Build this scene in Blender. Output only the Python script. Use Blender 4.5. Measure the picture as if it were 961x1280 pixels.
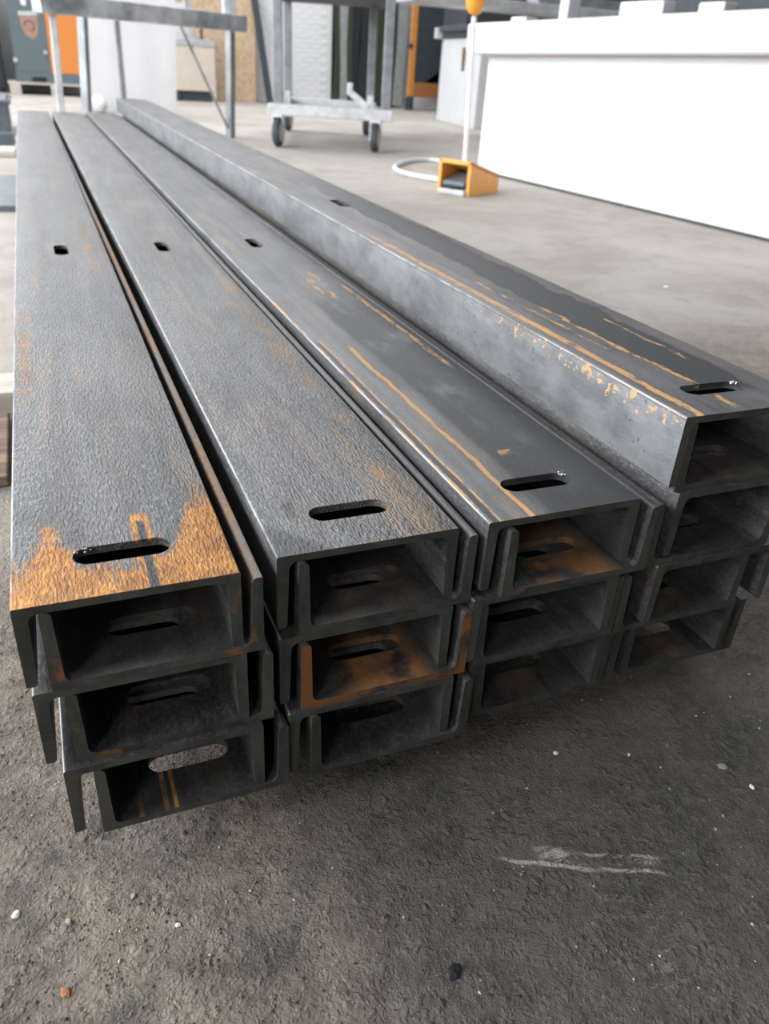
import bpy, bmesh, math, random
from mathutils import Vector, Matrix, noise

S = bpy.context.scene
for o in list(bpy.data.objects):
    bpy.data.objects.remove(o)
C = S.collection

# ------------------------------------------------------------------ camera
cam_d = bpy.data.cameras.new('camera')
cam = bpy.data.objects.new('camera', cam_d)
C.objects.link(cam)
PITCH, ROLL, YAW, FPX = math.radians(29.552), math.radians(-3.755), math.radians(23.791), 983.7
fw = Vector((math.sin(YAW) * math.cos(PITCH), math.cos(YAW) * math.cos(PITCH), -math.sin(PITCH)))
rt = Vector((math.cos(YAW), -math.sin(YAW), 0))
dn = fw.cross(rt)
r2 = rt * math.cos(ROLL) + dn * math.sin(ROLL)
d2 = -rt * math.sin(ROLL) + dn * math.cos(ROLL)
mw = Matrix((r2, -d2, -fw)).transposed().to_4x4()
mw.translation = Vector((0.0728, -0.6161, 0.7692))
cam.matrix_world = mw
cam_d.sensor_fit = 'VERTICAL'
cam_d.sensor_height = 36.0
cam_d.sensor_width = 36.0 * 961 / 1280
cam_d.lens = FPX / 1280 * 36.0
cam_d.clip_start = 0.02
cam_d.clip_end = 200
cam_d.dof.use_dof = True
cam_d.dof.focus_distance = 0.86
cam_d.dof.aperture_fstop = 6.5
S.camera = cam

# ------------------------------------------------------------------ world, lights, exposure
w = bpy.data.worlds.new('world')
S.world = w
w.use_nodes = True
w.node_tree.nodes['Background'].inputs[0].default_value = (0.86, 0.92, 1.0, 1)
w.node_tree.nodes['Background'].inputs[1].default_value = 0.13


def area(name, loc, target, sx, sy, power, col=(1, 1, 1)):
    l = bpy.data.lights.new(name, 'AREA')
    l.shape = 'RECTANGLE'
    l.size, l.size_y, l.energy, l.color = sx, sy, power, col
    o = bpy.data.objects.new(name, l)
    C.objects.link(o)
    o.location = loc
    o.rotation_euler = (Vector(target) - Vector(loc)).to_track_quat('-Z', 'Y').to_euler()
    return o


# daylight of the hall: a row of tall windows along the left, skylights overhead, an open gate behind on the left
area('left_window_light', (-5.5, 3.6, 2.9), (1.5, 3.4, 0.2), 11.0, 3.6, 1750, (0.96, 0.98, 1.0))
area('skylight_light', (2.0, 11.5, 8.0), (2.0, 10.0, 0.0), 10.0, 9.0, 1380, (0.97, 0.98, 1.0))
area('sheen_light', (-2.5, 16.1, 4.0), (0.5, 2.0, 0.3), 7.0, 2.2, 560, (0.95, 0.975, 1.0))  # unseen lamp, added to put sheen on the bar tops
area('gate_light', (-2.6, -3.0, 2.6), (0.4, 0.2, 0.2), 1.1, 1.3, 58, (1.0, 0.97, 0.92))
S.view_settings.view_transform = 'Standard'
S.view_settings.look = 'None'
S.view_settings.gamma = 1
S.view_settings.use_curve_mapping = False
S.view_settings.exposure = 0.0


# ------------------------------------------------------------------ node helpers
class NB:
    """small expression builder for a material's node tree"""

    def __init__(self, name):
        self.mat = bpy.data.materials.new(name)
        self.mat.use_nodes = True
        self.t = self.mat.node_tree
        self.bsdf = self.t.nodes['Principled BSDF']

    def put(self, sock, v):
        if isinstance(v, bpy.types.NodeSocket):
            self.t.links.new(v, sock)
        elif isinstance(v, (tuple, list)):
            v = tuple(v)
            sock.default_value = v + (1,) if len(v) == 3 and sock.type == 'RGBA' else v
        else:
            sock.default_value = v

    def m(self, op, a, b=None, c=None, clamp=False):
        n = self.t.nodes.new('ShaderNodeMath')
        n.operation = op
        n.use_clamp = clamp
        self.put(n.inputs[0], a)
        if b is not None:
            self.put(n.inputs[1], b)
        if c is not None:
            self.put(n.inputs[2], c)
        return n.outputs[0]

    def sm(self, v, e0, e1):
        n = self.t.nodes.new('ShaderNodeMapRange')
        n.interpolation_type = 'SMOOTHSTEP'
        self.put(n.inputs[0], v)
        n.inputs[1].default_value, n.inputs[2].default_value = e0, e1
        return n.outputs[0]

    def coords(self, kind='Object'):
        n = self.t.nodes.new('ShaderNodeTexCoord')
        self.vec = n.outputs[kind]
        s = self.t.nodes.new('ShaderNodeSeparateXYZ')
        self.t.links.new(self.vec, s.inputs[0])
        self.x, self.y, self.z = s.outputs
        return self.vec

    def offset(self):
        """shift the noise from object to object so copies do not repeat"""
        oi = self.t.nodes.new('ShaderNodeObjectInfo')
        k = self.m('MULTIPLY', oi.outputs['Random'], 37.0)
        n = self.t.nodes.new('ShaderNodeVectorMath')
        n.operation = 'ADD'
        self.t.links.new(self.vec, n.inputs[0])
        self.t.links.new(k, n.inputs[1])
        self.nvec = n.outputs[0]

    def noise(self, scale, detail=4, rough=0.55, stretch=(1, 1, 1), dist=0.0, vec=None, seed=(0, 0, 0)):
        mp = self.t.nodes.new('ShaderNodeMapping')
        mp.inputs['Scale'].default_value = stretch
        mp.inputs['Location'].default_value = seed
        self.t.links.new(vec or getattr(self, 'nvec', None) or self.vec, mp.inputs['Vector'])
        n = self.t.nodes.new('ShaderNodeTexNoise')
        n.inputs['Scale'].default_value = scale
        n.inputs['Detail'].default_value = detail
        n.inputs['Roughness'].default_value = rough
        n.inputs['Distortion'].default_value = dist
        self.t.links.new(mp.outputs[0], n.inputs['Vector'])
        return n.outputs[0]

    def mix(self, f, a, b):
        n = self.t.nodes.new('ShaderNodeMix')
        n.data_type = 'RGBA'
        self.put(n.inputs[0], f)
        self.put(n.inputs[6], a)
        self.put(n.inputs[7], b)
        return n.outputs[2]

    def bump(self, h, strength, dist):
        n = self.t.nodes.new('ShaderNodeBump')
        n.inputs['Strength'].default_value = strength
        n.inputs['Distance'].default_value = dist
        self.put(n.inputs['Height'], h)
        self.t.links.new(n.outputs[0], self.bsdf.inputs['Normal'])

    def out(self, col=None, rough=None, metal=None, spec=None):
        for k, v in (('Base Color', col), ('Roughness', rough), ('Metallic', metal), ('Specular IOR Level', spec)):
            if v is not None:
                self.put(self.bsdf.inputs[k], v)
        return self.mat

    # masks -------------------------------------------------------------
    def line(self, x0, half, y0, y1, wob=None, soft=0.05):
        xx = self.m('SUBTRACT', self.x, x0)
        if wob is not None:
            xx = self.m('ADD', xx, wob)
        a = self.m('SUBTRACT', 1.0, self.sm(self.m('ABSOLUTE', xx), half * 0.45, half))
        b = self.m('MULTIPLY', self.sm(self.y, y0 - soft, y0 + 0.001), self.m('SUBTRACT', 1.0, self.sm(self.y, y1, y1 + soft)))
        return self.m('MULTIPLY', a, b)

    def mx(self, *a):
        r = a[0]
        for q in a[1:]:
            r = self.m('MAXIMUM', r, q)
        return r

    def mul(self, *a):
        r = a[0]
        for q in a[1:]:
            r = self.m('MULTIPLY', r, q)
        return r

    def inv(self, a):
        return self.m('SUBTRACT', 1.0, a)


def plain(name, col, rough=0.6, metal=0.0, spec=0.4, var=0.12, scale=12, bump=0.0):
    b = NB(name)
    b.coords('Object')
    n = b.noise(scale, 5, 0.6)
    lo = tuple(c * (1 - var) for c in col)
    hi = tuple(min(1, c * (1 + var)) for c in col)
    if bump:
        b.bump(b.noise(scale * 6, 4, 0.6), bump, 0.004)
    return b.out(b.mix(b.sm(n, 0.3, 0.7), lo, hi), rough, metal, spec)


RUST = (0.47, 0.215, 0.060)
RUST_D = (0.27, 0.115, 0.036)
TAN = (0.27, 0.185, 0.105)


def steel(name, extra=None, coarse=1.0, tone=1.0, tan=0.35, rust_tint=None, rough0=0.34):
    """hot rolled steel: grey mill scale with streaks along the bar; extra(b) returns (rust mask, dark mask)"""
    b = NB(name)
    b.coords('Object')
    b.offset()
    streak = b.noise(9, 4, 0.6, (6, 0.35, 6))
    blot = b.noise(5, 5, 0.6, (1.5, 0.6, 1.5), 0.4)
    fine = b.noise(260, 3, 0.6, (1.0, 0.55, 1.0), 0.8)
    k = b.m('ADD', b.m('MULTIPLY', streak, 0.5), b.m('MULTIPLY', blot, 0.5))
    g0 = tuple(c * tone for c in (0.045, 0.046, 0.050))
    g1 = tuple(c * tone for c in (0.118, 0.117, 0.120))
    col = b.mix(b.sm(k, 0.34, 0.66), g0, g1)
    col = b.mix(b.mul(b.sm(fine, 0.46, 0.70), 0.42 * coarse), col, (0.26, 0.26, 0.265))  # pale specks painted in for glints on the coarse scale
    col = b.mix(b.mul(b.sm(b.noise(200, 3, 0.6, (1.0, 0.45, 1.0), 0.6, seed=(8, 1, 3)), 0.54, 0.68), 0.50 * coarse), col, (0.030, 0.030, 0.033))
    brown = b.noise(6, 4, 0.6, (5, 0.25, 5), 0.2, seed=(1, 6, 2))
    col = b.mix(b.mul(b.sm(brown, 0.50, 0.70), 0.40), col, (0.105, 0.085, 0.066))
    smudge = b.noise(11, 3, 0.5, (1, 0.6, 1), 0.3, seed=(3, 9, 1))
    col = b.mix(b.mul(b.sm(smudge, 0.56, 0.70), 0.55), col, (0.050, 0.052, 0.058))
    tn = b.noise(7, 4, 0.6, (3.0, 0.35, 1), 0.2, seed=(7, 2, 5))
    col = b.mix(b.mul(b.sm(tn, 0.55, 0.72), tan), col, TAN)
    rough = b.m('ADD', rough0, b.m('MULTIPLY', fine, 0.22))
    metal = 0.30
    # bare worn metal along the two long outer corners
    ex = b.m('SUBTRACT', 0.1, b.m('ABSOLUTE', b.m('SUBTRACT', b.x, 0.1)))
    wear = b.mul(b.inv(b.sm(ex, 0.0005, 0.0030)), b.sm(b.z, -0.0032, -0.0006), b.sm(b.noise(40, 3, 0.6, (1, 0.2, 1), seed=(2, 8, 8)), 0.36, 0.55))
    col = b.mix(b.mul(wear, 0.8), col, (0.36, 0.37, 0.39))
    if name == 'streaked_grey_steel':       # light from the left painted into its left flange, mottled and pitted
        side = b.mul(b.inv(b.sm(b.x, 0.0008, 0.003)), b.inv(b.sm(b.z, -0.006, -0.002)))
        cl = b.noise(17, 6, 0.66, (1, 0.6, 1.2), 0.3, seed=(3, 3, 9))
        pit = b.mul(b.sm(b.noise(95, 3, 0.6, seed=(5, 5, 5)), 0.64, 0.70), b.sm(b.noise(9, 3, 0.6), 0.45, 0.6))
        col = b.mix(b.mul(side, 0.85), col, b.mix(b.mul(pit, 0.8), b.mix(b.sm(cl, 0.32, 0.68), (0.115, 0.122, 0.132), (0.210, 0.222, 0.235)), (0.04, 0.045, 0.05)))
    if extra:
        rust, dark = extra(b)
        if dark is not None:
            col = b.mix(b.mul(dark, 0.9), col, (0.030, 0.032, 0.037))
            rough = b.m('ADD', rough, b.m('MULTIPLY', dark, 0.10))
        if rust is not None:
            grain = b.noise(120, 5, 0.75, (1, 0.45, 1), seed=(6, 6, 1))
            patch = b.noise(28, 4, 0.7, (1, 0.3, 1), seed=(2, 4, 6))
            gk = b.m('ADD', b.m('MULTIPLY', b.m('SUBTRACT', grain, 0.5), 1.3), b.m('MULTIPLY', b.m('SUBTRACT', patch, 0.5), 0.8))
            if name in ('streaked_dark_steel', 'streaked_grey_steel'):
                rust = b.m('MULTIPLY', rust, b.sm(b.m('ADD', b.m('MULTIPLY', rust, 0.80), gk), 0.24, 0.80))
            elif name == 'orange_rusted_steel':
                rust = b.sm(b.m('ADD', b.m('MULTIPLY', rust, 1.15), b.m('MULTIPLY', b.m('MULTIPLY', gk, b.m('ADD', rust, 0.15)), 0.9)), 0.10, 1.0)
            rc = b.mix(b.sm(b.noise(60, 4, 0.7, (1, 0.5, 1)), 0.35, 0.7), RUST_D, RUST)
            rc = b.mix(b.sm(b.noise(160, 3, 0.6, (1, 0.6, 1)), 0.45, 0.8), rc, (0.62, 0.30, 0.070))
            if rust_tint:
                rc = b.mix(0.72, rc, rust_tint)  # blend towards this bar's own rust colour
            col = b.mix(rust, col, rc)
            rough = b.m('ADD', rough, b.m('MULTIPLY', rust, 0.30))
            metal = b.m('MULTIPLY', b.inv(rust), 0.30)
    h = b.noise(340, 2, 0.5, (1.0, 0.30, 1.0), 0.3)
    h2 = b.noise(60, 3, 0.5, (1, 0.6, 1))
    b.bump(b.m('ADD', b.m('MULTIPLY', h, 0.8 * coarse), b.m('MULTIPLY', h2, 0.3)), 0.8, 0.0025 if coarse > 1 else 0.0009)
    return b.out(col, rough, metal, 0.5)


def sawn(name, rust=0.0):
    b = NB(name)
    b.coords('Object')
    b.offset()
    n = b.noise(30, 4, 0.6, (1, 1, 0.3))
    s = b.noise(220, 3, 0.5, (0.25, 1, 1))
    col = b.mix(b.sm(n, 0.3, 0.7), (0.044, 0.046, 0.043), (0.092, 0.093, 0.086))
    col = b.mix(b.mul(b.sm(s, 0.5, 0.8), 0.35), col, (0.13, 0.13, 0.115))
    if rust:
        r = b.sm(b.noise(16, 4, 0.65, seed=(4, 4, 4)), 0.62 - 0.25 * rust, 0.72 - 0.2 * rust)
        col = b.mix(r, col, b.mix(b.sm(b.noise(90, 3), 0.4, 0.7), RUST_D, (0.26, 0.105, 0.032)))
    b.bump(s, 0.25, 0.001)
    return b.out(col, 0.55, 0.3, 0.4)


# rust patterns of the single bars -------------------------------------------
def rust_front(b):          # leftmost top bar: orange near end, wiped streak, orange patches further on
    n1 = b.noise(38, 5, 0.68, (1, 0.8, 1))
    n2 = b.noise(120, 3, 0.65, (1.4, 0.5, 1))
    lx = b.m('EXPONENT', b.m('MULTIPLY', b.m('POWER', b.m('MULTIPLY', b.m('SUBTRACT', b.x, 0.036), 62), 2.0), -1.0))
    edge = b.m('ADD', 0.052, b.m('ADD', b.m('MULTIPLY', lx, 0.080), b.m('MULTIPLY', b.sm(b.x, 0.140, 0.188), 0.120)))
    e = b.m('ADD', edge, b.m('ADD', b.m('MULTIPLY', b.m('SUBTRACT', n1, 0.5), 0.15), b.m('MULTIPLY', b.m('SUBTRACT', n2, 0.5), 0.09)))
    d = b.m('SUBTRACT', e, b.y)
    front = b.sm(d, -0.030, 0.045)
    wob = b.m('MULTIPLY', b.m('SUBTRACT', n1, 0.5), 0.004)
    halo = b.line(0.122, 0.0130, -0.02, 0.128, wob, 0.020)
    core = b.line(0.122, 0.0055, -0.02, 0.118, wob, 0.010)
    far = b.mul(b.mx(b.line(0.016, 0.014, 0.55, 0.90, wob, 0.15), b.mul(b.line(0.168, 0.030, 1.30, 1.75, wob, 0.25), 0.8)), 0.45, b.sm(n1, 0.3, 0.6))
    r = b.mul(b.mx(front, b.mul(halo, 0.9), far), b.inv(core))
    up = b.sm(b.z, -0.0045, -0.0012)
    return b.mul(r, up), b.mul(core, up)


def rust_lines_e(b):        # third stack: thin orange lines, dark smooth scale
    n1 = b.noise(22, 5, 0.65, (1, 0.4, 1))
    n2 = b.noise(70, 4, 0.7, (1, 0.25, 1))
    wob = b.m('ADD', b.m('MULTIPLY', b.m('SUBTRACT', n1, 0.5), 0.014), b.m('MULTIPLY', b.m('SUBTRACT', n2, 0.5), 0.006))
    l1 = b.line(0.0545, 0.0055, -0.05, 0.58, wob)
    l2 = b.mul(b.line(0.0150, 0.0024, -0.05, 0.62, b.m('MULTIPLY', wob, 0.4)), b.sm(n2, 0.30, 0.5))
    l3 = b.mul(b.line(0.0028, 0.0030, -0.05, 0.95, b.m('MULTIPLY', wob, 0.25)), b.sm(n2, 0.40, 0.55))
    l4 = b.mul(b.line(0.184, 0.0065, 0.50, 0.98, wob, 0.08), b.sm(n2, 0.36, 0.52))
    l5 = b.mul(b.line(0.135, 0.030, 0.92, 1.10, wob, 0.08), b.sm(n2, 0.52, 0.62))
    l6 = b.mul(b.line(0.106, 0.015, 0.150, 0.158, b.m('MULTIPLY', wob, 0.3), 0.008), b.sm(b.noise(30, 4, 0.6, (0.4, 2.0, 1), seed=(2, 5, 1)), 0.40, 0.60), 0.8)
    dark = b.mul(b.sm(b.m('ADD', b.x, wob), 0.070, 0.088), b.inv(b.sm(b.m('ADD', b.y, b.m('MULTIPLY', n1, 0.3)), 0.95, 1.15)), b.sm(n1, 0.22, 0.5))
    dark2 = b.line(0.0085, 0.0055, -0.05, 0.60, b.m('MULTIPLY', wob, 0.5))
    up = b.sm(b.z, -0.013, -0.004)
    side = b.mul(b.sm(n2, 0.72, 0.76), b.sm(b.z, -0.022, -0.005), b.inv(b.sm(b.x, 0.0, 0.004)), b.inv(b.sm(b.y, 0.5, 0.9)))
    return b.mx(b.mul(b.mx(l1, l2, l3, l4, l5, l6), up), side), b.mul(b.mx(dark, dark2), up)


def rust_lines_f(b):        # fourth stack: orange lines along the left edge, dark band, spots on the left flange
    n1 = b.noise(22, 5, 0.65, (1, 0.4, 1))
    n2 = b.noise(70, 4, 0.7, (1, 0.25, 1))
    wob = b.m('ADD', b.m('MULTIPLY', b.m('SUBTRACT', n1, 0.5), 0.030), b.m('MULTIPLY', b.m('SUBTRACT', n2, 0.5), 0.010))
    l1 = b.mul(b.line(0.0220, 0.0090, -0.05, 0.95, b.m('MULTIPLY', wob, 0.5), 0.3), b.sm(n2, 0.30, 0.5))
    l2 = b.mul(b.line(0.0850, 0.0060, 0.015, 0.42, wob), b.sm(n2, 0.40, 0.55))
    l3 = b.mul(b.line(0.0600, 0.0050, 0.25, 0.60, wob), b.sm(n2, 0.42, 0.55))
    l4 = b.mul(b.line(0.1500, 0.0045, 0.15, 0.40, wob), b.sm(n2, 0.50, 0.6))
    dark = b.mul(b.sm(b.m('SUBTRACT', 0.044, b.m('ABSOLUTE', b.m('ADD', b.m('SUBTRACT', b.x, b.m('ADD', 0.118, b.m('MULTIPLY', b.y, 0.022))), b.m('MULTIPLY', wob, 1.6)))), 0.0, 0.004), b.sm(b.y, 0.04, 0.07), b.inv(b.sm(b.y, 1.3, 2.2)))
    up = b.sm(b.z, -0.010, -0.003)
    sp = b.noise(105, 4, 0.65, (1, 0.8, 1))
    reg = b.mul(b.sm(b.z, -0.040, -0.008), b.inv(b.sm(b.y, 0.15, 0.75)), b.inv(b.sm(b.x, 0.001, 0.004)))
    spots = b.mul(b.sm(b.m('ADD', sp, b.m('MULTIPLY', reg, 0.14)), 0.68, 0.71), b.sm(reg, 0.08, 0.3))
    return b.mx(b.mul(b.mx(l1, l2, l3, l4), up), spots), b.mul(dark, up)


def rust_floor(b):          # upturned bars: orange dust on the web inside, near the end
    n1 = b.noise(14, 5, 0.65)
    q = b.mul(b.sm(b.x, 0.03, 0.06), b.inv(b.sm(b.x, 0.12, 0.175)), b.inv(b.sm(b.y, 0.05, 0.16)), b.sm(n1, 0.36, 0.55))
    return b.mul(q, b.sm(b.z, -0.0125, -0.0098), 0.9), None


def rust_some(b):
    n1 = b.noise(14, 5, 0.65)
    q = b.mul(b.sm(b.x, 0.04, 0.08), b.inv(b.sm(b.x, 0.13, 0.17)), b.inv(b.sm(b.y, 0.04, 0.13)), b.sm(n1, 0.40, 0.65))
    return b.mul(q, b.sm(b.z, -0.0125, -0.0098), 0.45), None


def rust_d(b):              # second stack top: tan streak near the right edge, dark smudge at the left corner
    n1 = b.noise(22, 5, 0.65, (1, 0.4, 1))
    wob = b.m('MULTIPLY', b.m('SUBTRACT', n1, 0.5), 0.03)
    t = b.m('MULTIPLY', b.line(0.172, 0.020, -0.05, 0.75, wob, 0.5), b.mul(b.sm(n1, 0.38, 0.62), 0.65))
    d = b.mul(b.inv(b.sm(b.m('ADD', b.m('MULTIPLY', b.x, 1.3), b.m('ADD', b.y, wob)), 0.055, 0.085)), 0.7)
    d2 = b.mul(b.line(0.036, 0.010, 0.075, 0.10, wob, 0.012), 0.6)
    crack = b.line(0.150, 0.0012, 0.10, 0.85, b.m('ADD', b.m('MULTIPLY', wob, 0.6), b.m('MULTIPLY', b.y, 0.10)), 0.05)
    up = b.sm(b.z, -0.010, -0.003)
    return b.mul(t, up), b.mul(b.mx(d, d2, b.mul(crack, 0.6)), up)


def rust_tip(b):            # upturned bar between the first two stacks: orange flange edge
    n1 = b.noise(16, 4, 0.65, (1, 0.3, 1))
    tip = b.mul(b.inv(b.sm(b.z, -0.0875, -0.0795)), b.sm(n1, 0.30, 0.62), b.inv(b.sm(b.y, 1.5, 2.6)), b.m('ADD', 0.35, b.m('MULTIPLY', b.sm(b.y, 0.0, 0.9), 0.45)))
    st = b.mul(b.mx(b.line(0.060, 0.004, -0.05, 0.3), b.line(0.072, 0.005, -0.05, 0.3)), 0.0)
    return b.m('MAXIMUM', tip, st), None


def rust_stripes(b):        # lowest bar of the leftmost stack: two orange stripes on its web
    n1 = b.noise(50, 4, 0.6, (1, 0.3, 1))
    st = b.mx(b.line(0.1340, 0.0035, -0.05, 0.10), b.line(0.1240, 0.0030, -0.05, 0.12), b.mul(b.line(0.160, 0.003, -0.05, 0.06), 0.5))
    return b.mul(st, b.sm(n1, 0.3, 0.55), 0.8), None


ST = {
    'plain': steel('mill_scale_steel', None, 0.8, 0.9, 0.25),
    'rough': steel('coarse_mill_scale_steel', rust_d, 1.25, 0.95, 0.45, (0.27, 0.20, 0.125)),
    'front': steel('orange_rusted_steel', rust_front, 1.25, 0.85, 0.28),
    'e': steel('streaked_dark_steel', rust_lines_e, 0.5, 0.9, 0.28, (0.46, 0.27, 0.12)),
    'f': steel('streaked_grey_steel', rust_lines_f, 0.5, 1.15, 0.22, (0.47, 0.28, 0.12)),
    'floor': steel('dusty_rust_steel', rust_floor, 0.6, 0.9, 0.2, (0.30, 0.15, 0.062)),
    'some': steel('lightly_rusted_steel', rust_some, 0.6, 0.85, 0.2, (0.17, 0.115, 0.06)),
    'tip': steel('rust_edged_steel', rust_tip, 0.6, 0.9, 0.2),
    'stripes': steel('rust_striped_steel', rust_stripes, 0.6, 0.85, 0.15),
}
SAWN = sawn('sawn_steel')
SAWN_R = sawn('sawn_rusty_steel', 1.0)
SAWN_S = sawn('sawn_spotted_steel', 0.20)


# ------------------------------------------------------------------ object helpers
def tag(o, label=None, cat=None, group=None, kind=None):
    if label:
        o['label'] = label
    if cat:
        o['category'] = cat
    if group:
        o['group'] = group
    if kind:
        o['kind'] = kind
    return o


def empty(name, loc, rz=0.0):
    o = bpy.data.objects.new(name, None)
    C.objects.link(o)
    o.location = loc
    o.rotation_euler = (0, 0, rz)
    o.empty_display_size = 0.1
    return o


class MB:
    def __init__(self):
        self.bm = bmesh.new()

    def box(self, x0, y0, z0, x1, y1, z1, bev=0.0, mat=0):
        vs = [self.bm.verts.new(p) for p in ((x0, y0, z0), (x1, y0, z0), (x1, y1, z0), (x0, y1, z0), (x0, y0, z1), (x1, y0, z1), (x1, y1, z1), (x0, y1, z1))]
        return self._hexa(vs, bev, mat)

    def hexa(self, pts, bev=0.0, mat=0):
        return self._hexa([self.bm.verts.new(p) for p in pts], bev, mat)

    def _hexa(self, vs, bev, mat):
        fs = [self.bm.faces.new([vs[i] for i in q]) for q in ((0, 3, 2, 1), (4, 5, 6, 7), (0, 1, 5, 4), (1, 2, 6, 5), (2, 3, 7, 6), (3, 0, 4, 7))]
        for f in fs:
            f.material_index = mat
        if bev:
            es = {e for f in fs for e in f.edges}
            bmesh.ops.bevel(self.bm, geom=list(es), offset=bev, segments=2, affect='EDGES', profile=0.5)
        return self

    def tube(self, pts, r, seg=12, closed=False, r2=None):
        pts = [Vector(p) for p in pts]
        n = len(pts)
        rings = []
        for i, p in enumerate(pts):
            a = pts[(i - 1) % n] if (closed or i > 0) else p
            c = pts[(i + 1) % n] if (closed or i < n - 1) else p
            t = (c - a).normalized()
            u = t.orthogonal().normalized() if abs(t.z) > 0.9 else t.cross(Vector((0, 0, 1))).normalized()
            v = t.cross(u)
            rr = r if r2 is None else r + (r2 - r) * i / max(1, n - 1)
            rings.append([self.bm.verts.new(p + (u * math.cos(2 * math.pi * k / seg) + v * math.sin(2 * math.pi * k / seg)) * rr) for k in range(seg)])
        for i in range(n if closed else n - 1):
            A, B = rings[i], rings[(i + 1) % n]
            for k in range(seg):
                self.bm.faces.new((A[k], A[(k + 1) % seg], B[(k + 1) % seg], B[k]))
        if not closed:
            self.bm.faces.new(rings[0][::-1])
            self.bm.faces.new(rings[-1])
        return self

    def lathe(self, prof, c=(0, 0, 0), seg=24, axis='Z'):
        rings = []
        for r, h in prof:
            ring = []
            for k in range(seg):
                a = 2 * math.pi * k / seg
                p = (r * math.cos(a), r * math.sin(a), h)
                if axis == 'X':
                    p = (h, p[0], p[1])
                ring.append(self.bm.verts.new(Vector(c) + Vector(p)))
            rings.append(ring)
        for A, B in zip(rings, rings[1:]):
            for k in range(seg):
                self.bm.faces.new((A[k], A[(k + 1) % seg], B[(k + 1) % seg], B[k]))
        self.bm.faces.new(rings[0][::-1])
        self.bm.faces.new(rings[-1])
        return self

    def prism(self, poly, y0, y1):
        """polygon of (x, z) pushed from y0 to y1"""
        a = [self.bm.verts.new((x, y0, z)) for x, z in poly]
        b = [self.bm.verts.new((x, y1, z)) for x, z in poly]
        n = len(poly)
        self.bm.faces.new(a)
        self.bm.faces.new(b[::-1])
        for i in range(n):
            self.bm.faces.new((a[(i + 1) % n], a[i], b[i], b[(i + 1) % n]))
        return self

    def build(self, name, mats, parent=None, smooth=False):
        bmesh.ops.recalc_face_normals(self.bm, faces=self.bm.faces)
        me = bpy.data.meshes.new(name)
        self.bm.to_mesh(me)
        self.bm.free()
        for m in (mats if isinstance(mats, (list, tuple)) else [mats]):
            me.materials.append(m)
        if smooth:
            for p in me.polygons:
                p.use_smooth = True
            me.set_sharp_from_angle(angle=math.radians(35))
        o = bpy.data.objects.new(name, me)
        C.objects.link(o)
        if parent:
            o.parent = parent
        return o


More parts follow.
